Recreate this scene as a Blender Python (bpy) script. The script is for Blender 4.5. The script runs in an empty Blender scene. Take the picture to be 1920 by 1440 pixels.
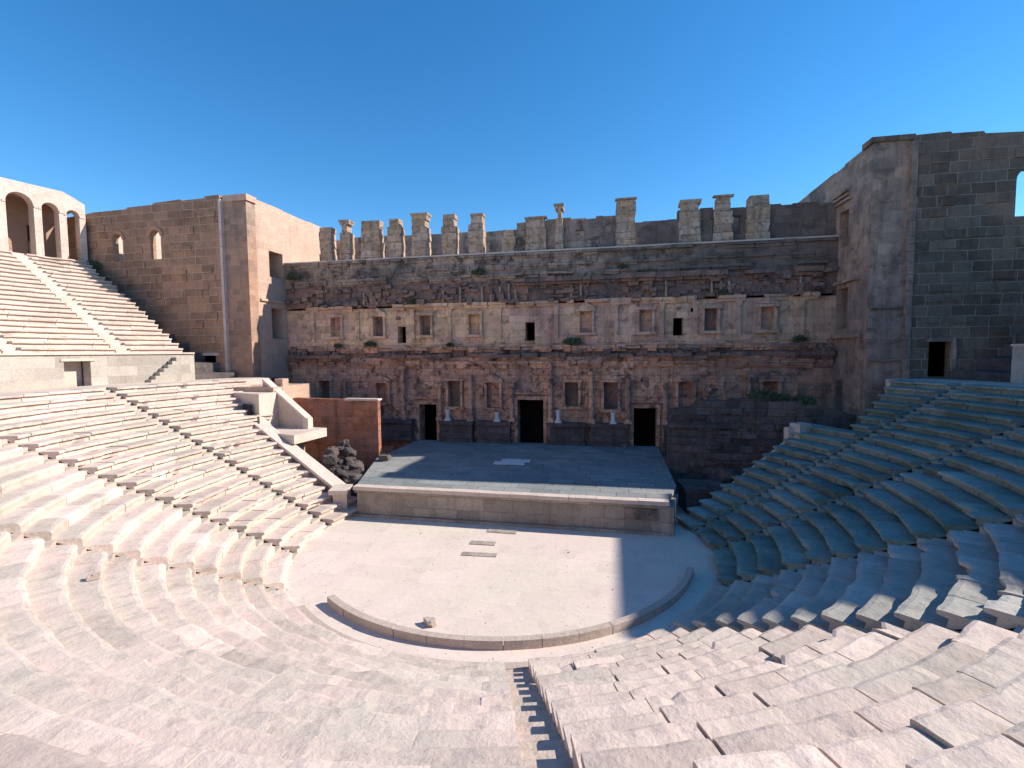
import bpy, bmesh, math, random
from mathutils import Vector, Matrix, noise
from mathutils.geometry import tessellate_polygon
R = math.radians
random.seed(7)
scene = bpy.context.scene

# ------------------------------------------------------------------ camera
yaw, pit, rol, fpx = R(-11.614), R(3.723), R(-0.524), 930.926
Rt = Vector((math.cos(yaw), -math.sin(yaw), 0))
F = Vector((math.sin(yaw)*math.cos(pit), math.cos(yaw)*math.cos(pit), -math.sin(pit)))
U = Rt.cross(F)
Xc = Rt*math.cos(rol) + U*math.sin(rol)
Yc = U*math.cos(rol) - Rt*math.sin(rol)
cam_d = bpy.data.cameras.new('camera')
cam = bpy.data.objects.new('camera', cam_d)
scene.collection.objects.link(cam)
m = Matrix((Xc, Yc, -F)).transposed().to_4x4()
m.translation = Vector((5.445, -24.253, 9.8))
cam.matrix_world = m
cam_d.sensor_width = 36
cam_d.lens = fpx/1920*36
cam_d.clip_start = 0.1
cam_d.clip_end = 3000
scene.camera = cam

# ------------------------------------------------------------------ light
SUN = Vector((1.44, 0.39, 1.0))
elev = math.atan2(SUN.z, math.hypot(SUN.x, SUN.y))
azim = math.atan2(SUN.x, SUN.y)            # clockwise from +y
w = bpy.data.worlds.new('World'); scene.world = w; w.use_nodes = True
nt = w.node_tree; nt.nodes.clear()
sky = nt.nodes.new('ShaderNodeTexSky'); sky.sky_type = 'NISHITA'; sky.sun_disc = False
sky.sun_elevation = elev; sky.sun_rotation = azim
sky.air_density = 1.0; sky.dust_density = 0.0; sky.ozone_density = 5.0; sky.altitude = 0
bg = nt.nodes.new('ShaderNodeBackground'); bg.inputs['Strength'].default_value = 0.14
wo = nt.nodes.new('ShaderNodeOutputWorld')
hs = nt.nodes.new('ShaderNodeHueSaturation'); hs.inputs['Saturation'].default_value = 1.24; hs.inputs['Hue'].default_value = .497
nt.links.new(sky.outputs[0], hs.inputs['Color']); nt.links.new(hs.outputs[0], bg.inputs[0]); nt.links.new(bg.outputs[0], wo.inputs[0])
sl = bpy.data.lights.new('sun', 'SUN'); sl.energy = 5.0; sl.angle = R(0.5); sl.color = (1, .92, .82)
so = bpy.data.objects.new('sun', sl); scene.collection.objects.link(so)
so.rotation_euler = SUN.to_track_quat('Z', 'Y').to_euler()
so.location = (40, 20, 60)
scene.view_settings.view_transform = 'Standard'
scene.view_settings.look = 'None'
scene.view_settings.exposure = 0.5
scene.view_settings.gamma = 1
scene.cycles.diffuse_bounces = 6

# ------------------------------------------------------------------ materials
def srgb(*c):
    return tuple(((x/255)/12.92 if x/255 <= .04045 else ((x/255+.055)/1.055)**2.4) for x in c)

def stone(name, base, alt, dark, scale=.25, brick=None, bump=.35, fine=9, streak=0, rough=.9, green=None, darkamt=.5, speck=.0, grain=(.62, 1.25), bvar=(.78, 1.15), thr=(.52, .74), tone=0, darkx=None):
    """weathered stone: broad colour patches, smaller stains, grain, optional block joints"""
    mt = bpy.data.materials.new(name); mt.use_nodes = True
    t = mt.node_tree; N = t.nodes; L = t.links
    bs = N['Principled BSDF']; bs.inputs['Roughness'].default_value = rough
    bs.inputs['Specular IOR Level'].default_value = .15
    geo = N.new('ShaderNodeNewGeometry')
    def nz(sc, det=4, rgh=.6, vec=None, dist=0):
        n = N.new('ShaderNodeTexNoise'); n.inputs['Scale'].default_value = sc
        n.inputs['Detail'].default_value = det; n.inputs['Roughness'].default_value = rgh
        n.inputs['Distortion'].default_value = dist
        L.new(vec or geo.outputs['Position'], n.inputs['Vector']); return n.outputs['Fac']
    def ramp(fac, a, b):
        r = N.new('ShaderNodeMapRange'); r.inputs[1].default_value = a; r.inputs[2].default_value = b
        L.new(fac, r.inputs[0]); return r.outputs[0]
    def mix(fac, a, b, mode='MIX', amt=None):
        x = N.new('ShaderNodeMix'); x.data_type = 'RGBA'; x.blend_type = mode
        if amt is not None: x.inputs[0].default_value = amt
        else: L.new(fac, x.inputs[0])
        for k, v in ((6, a), (7, b)):
            if isinstance(v, tuple): x.inputs[k].default_value = (*v, 1)
            else: L.new(v, x.inputs[k])
        return x.outputs[2]
    def mul(a, v):
        x = N.new('ShaderNodeMath'); x.operation = 'MULTIPLY'; L.new(a, x.inputs[0])
        if isinstance(v, float): x.inputs[1].default_value = v
        else: L.new(v, x.inputs[1])
        return x.outputs[0]
    c = mix(ramp(nz(scale, 5, .55, dist=.6), .4, .62), base, alt)
    c = mix(mul(ramp(nz(scale*5.3, 6, .7, dist=.4), thr[0], thr[1]), float(darkamt)), c, dark)
    if streak:
        mp = N.new('ShaderNodeMapping'); mp.inputs['Scale'].default_value = (1.3, 1.3, .12)
        L.new(geo.outputs['Position'], mp.inputs[0])
        c = mix(mul(ramp(nz(1.3, 5, .7, vec=mp.outputs[0]), .5, .75), float(streak)), c, dark)
    if green:
        c = mix(mul(ramp(nz(.55, 5, .6), .6, .7), .55), c, green)
    if speck:
        c = mix(mul(ramp(nz(3.3, 3, .9), .62, .67), float(speck)), c, dark)
    g = nz(fine, 6, .75)
    c = mix(None, c, mix(ramp(g, .25, .8), (grain[0],)*3, (grain[1],)*3), 'MULTIPLY', .75)
    if darkx:            # noise-broken darkening towards the right end of the wall
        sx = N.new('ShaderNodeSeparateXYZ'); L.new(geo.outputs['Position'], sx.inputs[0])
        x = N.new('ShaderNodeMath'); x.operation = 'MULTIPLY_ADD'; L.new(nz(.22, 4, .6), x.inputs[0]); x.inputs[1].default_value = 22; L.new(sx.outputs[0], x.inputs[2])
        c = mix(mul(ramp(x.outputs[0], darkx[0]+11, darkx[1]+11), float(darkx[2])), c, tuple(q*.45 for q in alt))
    if tone:
        at = N.new('ShaderNodeAttribute'); at.attribute_name = 'tone'
        x = N.new('ShaderNodeMath'); x.operation = 'MULTIPLY_ADD'; L.new(at.outputs['Fac'], x.inputs[0]); x.inputs[1].default_value = tone; x.inputs[2].default_value = 1
        cb = N.new('ShaderNodeCombineColor'); [L.new(x.outputs[0], cb.inputs[q]) for q in range(3)]
        c = mix(None, c, cb.outputs[0], 'MULTIPLY', 1.0)
    h = mul(g, 1.0)
    if brick:
        bw, bh, jc, js, ms = brick
        uv = N.new('ShaderNodeUVMap'); uv.uv_map = 'UVMap'
        wob = N.new('ShaderNodeTexNoise'); wob.inputs['Scale'].default_value = .9; wob.inputs['Detail'].default_value = 2
        L.new(uv.outputs[0], wob.inputs['Vector'])
        vm = N.new('ShaderNodeVectorMath'); vm.operation = 'MULTIPLY_ADD'
        L.new(wob.outputs['Color'], vm.inputs[0]); vm.inputs[1].default_value = (.24, .12, 0); L.new(uv.outputs[0], vm.inputs[2])
        b = N.new('ShaderNodeTexBrick'); L.new(vm.outputs[0], b.inputs['Vector'])
        b.offset = .43; b.squash = .8; b.squash_frequency = 3
        b.inputs['Scale'].default_value = 1; b.inputs['Brick Width'].default_value = bw; b.inputs['Row Height'].default_value = bh
        b.inputs['Mortar Size'].default_value = ms; b.inputs['Mortar Smooth'].default_value = .3
        b.inputs['Color1'].default_value = (bvar[0], bvar[0], bvar[0], 1); b.inputs['Color2'].default_value = (bvar[1], bvar[1], bvar[1], 1)
        b.inputs['Mortar'].default_value = (1, 1, 1, 1)
        c = mix(None, c, b.outputs['Color'], 'MULTIPLY', 1.0)
        jf = mul(mul(b.outputs['Fac'], float(js)), ramp(nz(.7, 3, .6), .3, .55))
        c = mix(jf, c, jc)
        x = N.new('ShaderNodeMath'); x.operation = 'MULTIPLY_ADD'; L.new(b.outputs['Fac'], x.inputs[0])
        x.inputs[1].default_value = -.6; L.new(h, x.inputs[2]); h = x.outputs[0]
    h2 = nz(fine*.25, 5, .65)
    x = N.new('ShaderNodeMath'); x.operation = 'MULTIPLY_ADD'; L.new(h2, x.inputs[0]); x.inputs[1].default_value = 2.2; L.new(h, x.inputs[2])
    bp = N.new('ShaderNodeBump'); bp.inputs['Strength'].default_value = bump; bp.inputs['Distance'].default_value = .06
    L.new(x.outputs[0], bp.inputs['Height']); L.new(bp.outputs[0], bs.inputs['Normal'])
    L.new(c, bs.inputs['Base Color'])
    return mt

def plain(name, col, rough=.8):
    mt = bpy.data.materials.new(name); mt.use_nodes = True
    N = mt.node_tree.nodes; L = mt.node_tree.links; bs = N['Principled BSDF']
    n = N.new('ShaderNodeTexNoise'); n.inputs['Scale'].default_value = 6; n.inputs['Detail'].default_value = 5
    geo = N.new('ShaderNodeNewGeometry'); L.new(geo.outputs['Position'], n.inputs['Vector'])
    cr = N.new('ShaderNodeMix'); cr.data_type = 'RGBA'
    cr.inputs[6].default_value = (*[c*.6 for c in col], 1); cr.inputs[7].default_value = (*[min(1, c*1.3) for c in col], 1)
    L.new(n.outputs['Fac'], cr.inputs[0]); L.new(cr.outputs[2], bs.inputs['Base Color'])
    bs.inputs['Roughness'].default_value = rough
    return mt

M = {}
M['seat'] = stone('seat_limestone', (.68, .535, .46), (.59, .505, .425), (.31, .25, .21), .28, bump=.4, fine=5, darkamt=.6, speck=.3, grain=(.8, 1.12), tone=.16)
M['seat_shade'] = stone('shaded_seat_stone', (.29, .335, .30), (.17, .245, .215), (.06, .078, .075), .3, bump=.45, fine=6, darkamt=.6, speck=.4, green=(.07, .20, .13), tone=.3)  # seat stone with the shade of the right side put into its colour
M['seat_half_shade'] = stone('half_shaded_seat_limestone', (.50, .44, .39), (.38, .375, .33), (.17, .16, .145), .3, bump=.45, fine=5, darkamt=.6, speck=.35, grain=(.8, 1.12), tone=.2)  # copy of the seat stone for the half-shaded wedge, shade in its colour
M['seat_up'] = stone('upper_seat_limestone', (.68, .545, .46), (.60, .485, .40), (.30, .235, .19), .35, bump=.4, fine=7, darkamt=.5, speck=.3, grain=(.78, 1.12), tone=.2)
M['stair'] = stone('stair_stone', (.60, .47, .40), (.50, .44, .36), (.3, .24, .2), .4, bump=.4, fine=8, darkamt=.5, green=(.22, .30, .22))
M['orch'] = stone('orchestra_paving', (.74, .60, .52), (.68, .585, .48), (.42, .35, .31), .16, brick=(1.9, 1.2, (.46, .39, .34), .3, .012), bump=.15, fine=5, darkamt=.38, grain=(.85, 1.1), bvar=(.95, 1.03), speck=.15)
M['kerb'] = stone('kerb_stone', (.55, .445, .38), (.5, .41, .345), (.28, .225, .19), .5, bump=.3, darkamt=.4)
M['deck'] = stone('stage_paving', (.34, .335, .315), (.265, .285, .275), (.15, .165, .155), .2, brick=(1.6, .8, (.06, .07, .07), .9, .02), bump=.25, darkamt=.55, bvar=(.82, 1.1))
M['stagefront'] = stone('stage_front_stone', (.46, .39, .32), (.37, .32, .27), (.15, .12, .10), .35, brick=(1.7, .75, (.13, .11, .10), .7, .02), bump=.4, streak=.5, darkamt=.5)
M['tower'] = stone('plastered_limestone', (.60, .41, .31), (.52, .36, .275), (.32, .215, .155), .22, brick=(1.3, .62, (.30, .2, .15), .35, .012), bump=.4, fine=5, darkamt=.4, streak=.3, bvar=(.92, 1.06))
M['ashlar'] = stone('brown_ashlar', (.46, .275, .175), (.33, .215, .15), (.16, .10, .075), .15, brick=(1.35, .68, (.50, .38, .29), .9, .028), bump=.5, streak=.4, darkamt=.6)
M['ashlar_red'] = stone('reddish_corner_ashlar', (.50, .28, .18), (.38, .27, .205), (.2, .135, .105), .13, brick=(.9, .5, (.38, .26, .20), .5, .018), bump=.5, streak=.5, darkamt=.5)
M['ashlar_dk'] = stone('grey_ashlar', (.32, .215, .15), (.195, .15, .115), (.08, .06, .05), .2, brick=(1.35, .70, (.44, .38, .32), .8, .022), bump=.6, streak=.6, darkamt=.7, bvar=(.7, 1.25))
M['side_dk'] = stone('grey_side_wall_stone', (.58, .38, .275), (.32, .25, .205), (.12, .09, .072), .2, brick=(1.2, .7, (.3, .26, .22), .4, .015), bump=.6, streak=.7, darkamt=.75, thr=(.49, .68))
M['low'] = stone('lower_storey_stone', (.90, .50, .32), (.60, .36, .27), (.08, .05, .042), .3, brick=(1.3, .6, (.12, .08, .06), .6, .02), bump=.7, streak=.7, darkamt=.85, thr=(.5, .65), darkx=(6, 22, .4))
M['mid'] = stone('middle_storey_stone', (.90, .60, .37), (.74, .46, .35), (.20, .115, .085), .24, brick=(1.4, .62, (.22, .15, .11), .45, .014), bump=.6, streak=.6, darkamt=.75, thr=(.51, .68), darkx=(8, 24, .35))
M['rough'] = stone('broken_masonry', (.38, .235, .18), (.20, .15, .135), (.05, .036, .032), .45, bump=1, streak=.6, darkamt=.9, fine=5)
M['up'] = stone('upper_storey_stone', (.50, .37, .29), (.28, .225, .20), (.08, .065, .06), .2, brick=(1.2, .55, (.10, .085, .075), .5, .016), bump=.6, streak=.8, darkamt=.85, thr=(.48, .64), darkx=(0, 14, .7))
M['butt'] = stone('buttress_stone', (.60, .46, .36), (.56, .37, .23), (.15, .115, .10), .6, brick=(1.2, .62, (.15, .12, .10), .5, .02), bump=.7, streak=.8, darkamt=.85, thr=(.5, .66))
M['coping'] = stone('pale_coping_stone', (.68, .56, .48), (.6, .5, .42), (.36, .29, .25), .6, bump=.25, darkamt=.3)
M['arcade'] = stone('pale_arcade_stone', (.68, .54, .46), (.60, .48, .40), (.36, .27, .22), .5, brick=(.9, .5, (.40, .30, .25), .35, .012), bump=.35, darkamt=.45, bvar=(.93, 1.05))
M['gallery'] = stone('gallery_brown_stone', (.46, .30, .22), (.40, .27, .21), (.24, .16, .12), .4, bump=.3, darkamt=.4)
M['podwall'] = stone('walkway_wall_stone', (.50, .45, .38), (.46, .40, .34), (.30, .25, .21), .3, brick=(1.6, .7, (.33, .28, .24), .4, .014), bump=.35, darkamt=.4, streak=.35)
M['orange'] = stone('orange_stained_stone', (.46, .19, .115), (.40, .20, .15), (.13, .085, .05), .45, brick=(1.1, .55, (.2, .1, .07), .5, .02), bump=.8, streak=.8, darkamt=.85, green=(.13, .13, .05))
M['dark'] = stone('interior_shade_stone', (.06, .045, .04), (.05, .04, .04), (.03, .025, .025), .5, bump=.2)  # near-black colour stands in for the shade inside rooms and doorways
M['rubble'] = stone('dark_rubble', (.17, .14, .125), (.11, .095, .09), (.05, .042, .04), .6, bump=1, fine=5, darkamt=.6)
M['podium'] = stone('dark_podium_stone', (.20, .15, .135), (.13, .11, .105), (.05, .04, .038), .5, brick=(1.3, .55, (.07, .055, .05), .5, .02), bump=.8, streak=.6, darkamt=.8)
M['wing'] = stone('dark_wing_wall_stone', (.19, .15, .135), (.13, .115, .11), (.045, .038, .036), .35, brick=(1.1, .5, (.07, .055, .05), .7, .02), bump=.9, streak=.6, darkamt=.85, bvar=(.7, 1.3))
M['white'] = stone('white_marble', (.78, .76, .73), (.72, .70, .68), (.5, .48, .46), 1.2, bump=.15, darkamt=.3)
M['ground'] = stone('dry_earth', (.36, .30, .22), (.28, .26, .17), (.18, .16, .1), .05, bump=.5, fine=3)
M['leaf'] = plain('leaf_green', (.085, .115, .05), .7)
M['door'] = plain('dark_timber', (.05, .032, .026), .7)

# ------------------------------------------------------------------ mesh helpers
class MB:
    def __init__(s): s.v = []; s.f = []; s.tone = {}
    def add(s, vs, fs):
        o = len(s.v); s.v += [Vector(p) for p in vs]; s.f += [[o+i for i in f] for f in fs]
    def box(s, x0, x1, y0, y1, z0, z1, jit=0, rz=0):
        p = [Vector((x, y, z)) for z in (z0, z1) for y in (y0, y1) for x in (x0, x1)]
        if rz:
            c = Vector(((x0+x1)/2, (y0+y1)/2, 0)); mm = Matrix.Rotation(rz, 3, 'Z')
            p = [mm @ (q-c)+c for q in p]
        if jit: p = [q+Vector([random.uniform(-jit, jit) for _ in range(3)]) for q in p]
        s.add(p, [(0, 2, 3, 1), (4, 5, 7, 6), (0, 1, 5, 4), (1, 3, 7, 5), (3, 2, 6, 7), (2, 0, 4, 6)])
    def hexa(s, bot, top):
        n = len(bot)
        s.add(list(bot)+list(top), [tuple(reversed(range(n))), tuple(range(n, 2*n))]+[(i, (i+1) % n, n+(i+1) % n, n+i) for i in range(n)])
    def arc(s, r0, r1, z0, z1, a0, a1, step=1.5):
        """ring block, angles in degrees a0<a1"""
        n = max(1, int(math.ceil((a1-a0)/step)))
        for i in range(n+1):
            a = R(a0+(a1-a0)*i/n); c, sn = math.cos(a), math.sin(a)
            s.v += [Vector((r0*c, r0*sn, z0)), Vector((r1*c, r1*sn, z0)), Vector((r1*c, r1*sn, z1)), Vector((r0*c, r0*sn, z1))]
        o = len(s.v)-4*(n+1)
        for i in range(n):
            b = o+4*i
            for j in range(4):
                k = (j+1) % 4
                s.f.append([b+j, b+4+j, b+4+k, b+k])
        s.f.append([o, o+1, o+2, o+3]); s.f.append([o+4*n+3, o+4*n+2, o+4*n+1, o+4*n])
    def extrude(s, outer, holes, fn0, fn1):
        """flat polygon with holes (u, z); fn0/fn1 map (u, z) to the front and back point"""
        loops = [outer]+holes
        tris = tessellate_polygon([[Vector((u, z, 0)) for u, z in lp] for lp in loops])
        flat = [p for lp in loops for p in lp]; o = len(s.v); n = len(flat)
        s.v += [Vector(fn0(*p)) for p in flat]+[Vector(fn1(*p)) for p in flat]
        for t in tris:
            s.f.append([o+i for i in t]); s.f.append([o+n+i for i in reversed(t)])
        k = 0
        for lp in loops:
            q = len(lp)
            for i in range(q):
                a, b = k+i, k+(i+1) % q
                s.f.append([o+a, o+b, o+n+b, o+n+a])
            k += q
    def rock(s, c, sz, seed=0, sub=2, flat=.7):
        bm = bmesh.new(); bmesh.ops.create_icosphere(bm, subdivisions=sub, radius=1)
        rs = random.Random(seed); off = Vector((rs.uniform(0, 50), rs.uniform(0, 50), 0)); mm = Matrix.Rotation(rs.uniform(0, 6), 3, 'Z')
        idx = {v: i for i, v in enumerate(bm.verts)}; vs = []
        for v in bm.verts:
            p = v.co*(1+.6*noise.noise(v.co*1.1+off)+.2*noise.noise(v.co*3.1+off)); p = Vector((max(-.75, min(.75, p.x)), max(-.7, min(.7, p.y)), max(-.6, min(.6, p.z))))
            p = mm @ Vector((p.x*sz[0], p.y*sz[1], p.z*sz[2])); vs.append(p+Vector(c))
        s.add(vs, [[idx[v] for v in f.verts] for f in bm.faces]); bm.free()

def loc_of(o):
    p = Vector((0, 0, 0))
    while o is not None: p += o.location; o = o.parent
    return p

def build(name, mb, mat, parent=None, cyl=False, loc=None, smooth=False, fixn=True):
    me = bpy.data.meshes.new(name)
    base = loc_of(parent) if parent else Vector(loc or (0, 0, 0))
    me.from_pydata([v-base for v in mb.v], [], mb.f)
    bm = bmesh.new(); bm.from_mesh(me)
    if fixn: bmesh.ops.recalc_face_normals(bm, faces=bm.faces)
    uv = bm.loops.layers.uv.new('UVMap')
    for f in bm.faces:
        n = f.normal; f.smooth = smooth
        for l in f.loops:
            p = l.vert.co+base
            if abs(n.z) > .7: l[uv].uv = (p.x, p.y)
            elif cyl: l[uv].uv = (math.atan2(-p.x, p.y)*math.hypot(*f.calc_center_median().xy+base.xy) if False else math.atan2(-p.x, -p.y)*30, p.z)
            elif abs(n.x) > abs(n.y): l[uv].uv = (p.y, p.z)
            else: l[uv].uv = (p.x, p.z)
    bm.to_mesh(me); bm.free()
    if mb.tone:
        at = me.attributes.new('tone', 'FLOAT', 'FACE')
        for i, v in mb.tone.items(): at.data[i].value = v
    me.materials.append(mat)
    o = bpy.data.objects.new(name, me); scene.collection.objects.link(o)
    if parent: o.parent = parent
    else: o.location = base
    return o

def tag(o, label=None, cat=None, group=None, kind=None):
    if label: o['label'] = label
    if cat: o['category'] = cat
    if group: o['group'] = group
    if kind: o['kind'] = kind
    return o

def thing(name, loc, label, cat, group=None):
    o = bpy.data.objects.new(name, None); scene.collection.objects.link(o); o.location = loc
    o.empty_display_size = .5
    return tag(o, label, cat, group)

def rect(u0, u1, z0, z1): return [(u0, z0), (u1, z0), (u1, z1), (u0, z1)]
def arch(u0, u1, z0, z1, n=10):
    r = (u1-u0)/2; c = (u0+u1)/2; zs = z1-r
    return [(u0, z0), (u1, z0)]+[(c+r*math.cos(math.pi*i/n), zs+r*math.sin(math.pi*i/n)) for i in range(n+1)]
def room(mb, x0, x1, y0, y1, z0, z1, open_side):
    """inside of a dark chamber: five faces of slabs 0.2 m thick, one side open"""
    t = .2
    if open_side != '-y': mb.box(x0-t, x1+t, y0-t, y0, z0, z1)
    if open_side != '+y': mb.box(x0-t, x1+t, y1, y1+t, z0, z1)
    if open_side != '-x': mb.box(x0-t, x0, y0, y1, z0, z1)
    if open_side != '+x': mb.box(x1, x1+t, y0, y1, z0, z1)
    mb.box(x0-t, x1+t, y0-t if open_side != '-y' else y0, y1+t if open_side != '+y' else y1, z1, z1+t)
    mb.box(x0-t, x1+t, y0-t if open_side != '-y' else y0, y1+t if open_side != '+y' else y1, z0-t, z0)
def ragged(u0, u1, z, amp, step=.5, seed=0):
    """broken top edge from u0 to u1"""
    rs = random.Random(seed); out = []; u = u0; d = 1 if u1 > u0 else -1
    while (u1-u)*d > 0:
        zz = z+rs.uniform(-amp, amp)
        nu = u+d*rs.uniform(.5, 1.6)*step
        if (u1-nu)*d < 0: nu = u1
        out += [(u, zz), (nu-.001*d, zz)]; u = nu
    return out
def P(r, a, z): return Vector((r*math.cos(R(a)), r*math.sin(R(a)), z))

# ------------------------------------------------------------------ ground and orchestra
g = MB(); g.box(-900, 900, -900, 900, -1.5, -.35)
tag(build('ground', g, M['ground']), kind='structure')
g = MB(); g.arc(0.01, 11.5, -.3, 0, -180, 180, 4); g.box(-16, 16, -1, 2.6, -.3, -.004)
g2 = MB()
pts = [(12.4*math.cos(R(a)), 12.4*math.sin(R(a))) for a in range(-180, 1, 5)]+[(14.5, 3), (20, 9.9), (20, 18), (-22, 18), (-22, 9.9), (-14.5, 3)]
g2.hexa([Vector((x, y, -.3)) for x, y in pts], [Vector((x, y, 0)) for x, y in pts])
tag(build('orchestra_floor', g2, M['orch']), kind='structure')

# ------------------------------------------------------------------ cavea
STAIRS = [178, -160.5+360, -138.5+360, -75.6+360, -44+360, -19+360, 3+360, 17.6+360]
N1, RF, DR, RISE = 20, 10.2, .79, .39

def lower_ends(r):
    if r < 19.9: aL = 160+(163-160)*(r-11.9)/8; aR = 28.6+(29.6-28.6)*(r-13)/6
    else: aL = 158.5-2.3*(r-20)/6; aR = 22+5.7*(r-20.6)/6
    return aL, 360+aR

def seat_strip(mb, rf, rb, zt, zb, a0, a1, du, seed, amp=.03, blk=(1.1, 2.1), under=.0, worn=0., jit=1.):
    """seat stones laid end to end along the arc; worn nosing, uneven joints, a few broken fronts"""
    rs = random.Random(seed); a = a0
    while a < a1-1e-6:
        ln = rs.uniform(*blk); da = math.degrees(ln/rf); b = min(a+da, a1)
        if a1-b < math.degrees(.4/rf): b = a1
        dz = rs.uniform(-.016, .012)*jit; dr = rs.uniform(-.02, .02)*jit; tilt = rs.uniform(-.012, .012)*jit*1.5
        chip = rs.random() < .10+.04*jit; cs = rs.uniform(.0, .7); ce = cs+rs.uniform(.15, .5); cd = rs.uniform(.08, .26); cz = rs.uniform(.05, .2)
        gap = math.degrees((.011 if jit < 2 else rs.uniform(.01, .03))/rf)
        if worn: gap *= .25; dz *= .4; tilt *= .3
        n = max(1, int(round(math.radians(b-a)*rf/du)))
        o = len(mb.v)
        for i in range(n+1):
            t = i/n; an = a+gap+(b-a-2*gap)*t
            e1 = noise.noise(Vector((an*rf*.035, rf*3.1, seed)))*amp; e2 = noise.noise(Vector((an*rf*.09, rf*2.3, seed+9)))*amp
            rr = rf+dr+e1; z = zt+dz+tilt*(t-.5)+e2*.4
            if chip and not worn and cs <= t <= ce: rr += cd; z -= cz*.25
            edge = .02 if i in (0, n) else 0
            prof = [(rr+.05, zb-.02), (rr+.045+under*.5, z-.155), (rr-.045+edge-under, z-.13), (rr-.05+edge-under, z-.035), (rr-.005, z-edge*.5), (rr+(rb-rf)*.5, z+e1*.25-.006), (rb+.06, z)]
            if worn:
                wv = worn*(.7+.6*noise.noise(Vector((an*rf*.02, rf, 3))))
                prof = [(rr+.05, zb-.02), (rr+.05, z-.2-.05*wv), (rr+.06*wv, z-.13), (rr+.14*wv, z-.07*wv), (rr+.3*wv, z-.02*wv), (rr+(rb-rf)*.65, z), (rb+.16, z+.02*wv)]
            mb.v += [P(q, an, zz) for q, zz in prof]
        k = 7; f0_ = len(mb.f); tn = rs.uniform(-1, 1)**3+rs.uniform(-.4, .4)
        for i in range(n):
            q = o+k*i
            for j in range(k-1): mb.f.append([q+j, q+j+1, q+k+j+1, q+k+j])
        mb.f.append([o+j for j in range(k)]); mb.f.append([o+k*n+j for j in reversed(range(k))])
        for q in range(f0_, len(mb.f)): mb.tone[q] = tn
        a = b

def gaps(a0, a1, cuts, r, width):
    out = []; h = math.degrees(width/2/r); a = a0
    for c in cuts:
        if a0 < c < a1:
            if c-h > a: out.append((a, c-h))
            a = c+h
    if a < a1: out.append((a, a1))
    return out

SW = .72
bank = thing('lower_seating', (0, -18, 0), 'lower bank of curved pale stone seat rows around the orchestra floor', 'seating bank')
def core(mb, r0, r1, z0, z1, zb, aLf, aRf, n=12, drop=.42):
    for i in range(n):
        ra, rb_ = r0+(r1-r0)*i/n, r0+(r1-r0)*(i+1)/n
        za = z0+(z1-z0)*i/n-drop
        aL, aR = aLf(ra), aRf(ra)
        mb.arc(ra, rb_+.002, zb, max(za, zb+.05), aL+.15, aR-.15, 4)
bounds = [None]+STAIRS+[None]
for wi in range(len(bounds)-1):
    c0, c1 = bounds[wi], bounds[wi+1]
    hw = lambda r: math.degrees(SW/2/r)
    fL = lambda r: lower_ends(r)[0] if c0 is None else c0+hw(r)
    fR = lambda r: lower_ends(r)[1] if c1 is None else c1-hw(r)
    mt = M['seat_shade'] if wi >= 6 else M['seat_half_shade'] if wi == 5 else M['seat']
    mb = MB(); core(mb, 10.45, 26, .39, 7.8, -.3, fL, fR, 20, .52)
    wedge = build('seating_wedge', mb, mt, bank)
    for k in range(1, N1+1):
        rf = RF+DR*(k-1); zt = RISE*k
        mb = MB(); seat_strip(mb, rf, rf+DR, zt, zt-RISE, fL(rf+.2), fR(rf+.2), .24 if k > 3 else .35, k+31*wi, .06, (1.1, 2.3), .0 if wi in (2, 3) else .1 if wi >= 5 else .045, .9 if wi in (2, 3) else 0, 2.3 if wi == 4 else 1.3)
        build('seat_row', mb, mt, wedge, fixn=False)
for c in STAIRS:
    mb = MB(); rs = random.Random(int(c))
    for k in range(1, N1+1):
        rf = RF+DR*(k-1); zt = RISE*k
        for h, (r0, r1, z) in enumerate([(rf-.02, rf+.395, zt-.34), (rf+.395, rf+DR, zt-.16)]):
            hw = math.degrees((SW/2+.02)/r0)
            z += rs.uniform(-.012, .012)
            mb.arc(r0+rs.uniform(-.015, .015), r1+.05, z-.5, z, c-hw, c+hw, 4)
    build('staircase', mb, M['seat_shade'] if c > 360-15 else M['stair'], bank)
mb = MB(); mb.arc(26.02, 29.25, 6.5, 7.78, 151.5, 388.5, 2)
tag(build('walkway_floor', mb, M['seat']), kind='structure')

# walkway (diazoma) wall, with door openings
dz = thing('walkway_wall', (0, -29.2, 7.78), 'pale curved retaining wall with a square doorway behind the upper walkway', 'retaining wall')
mb = MB(); DOORS = [(174.5, 177.6), (196, 198.5), (226, 228.5), (256, 258.5), (286, 288.5), (316, 318.5), (346, 348.5)]
a = 160.6
bk = MB()
for d0, d1 in DOORS+[(378.5, 378.6)]:
    n = max(1, int((d0-a)/2)); 
    mb.arc(29.2, 29.95, 7.5, 9.86, a, d0, 2)
    if d0 < 378:
        mb.arc(29.2, 29.95, 9.56, 9.86, d0, d1, 2)
        rm = MB()
        bk.arc(34, 34.2, 7.5, 9.8, d0-.2, d1+.2, 1); bk.arc(29.96, 34, 7.5, 9.8, d0-.6, d0, 1); bk.arc(29.96, 34, 7.5, 9.8, d1, d1+.6, 1)
        bk.arc(29.96, 34, 9.56, 9.8, d0-.2, d1+.2, 1)
    a = d1
build('wall', mb, M['podwall'], dz, cyl=True)
build('doorway_chamber', bk, M['dark'], dz)
mb = MB(); mb.arc(29.08, 30.0, 9.86, 9.98, 160.6, 378.5, 2); build('coping', mb, M['coping'], dz)
for d0, d1 in DOORS[:1]:
    mb = MB(); mb.arc(29.12, 29.3, 9.44, 9.6, d0-.5, d1+.4, 2); build('lintel', mb, M['coping'], dz)
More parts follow.
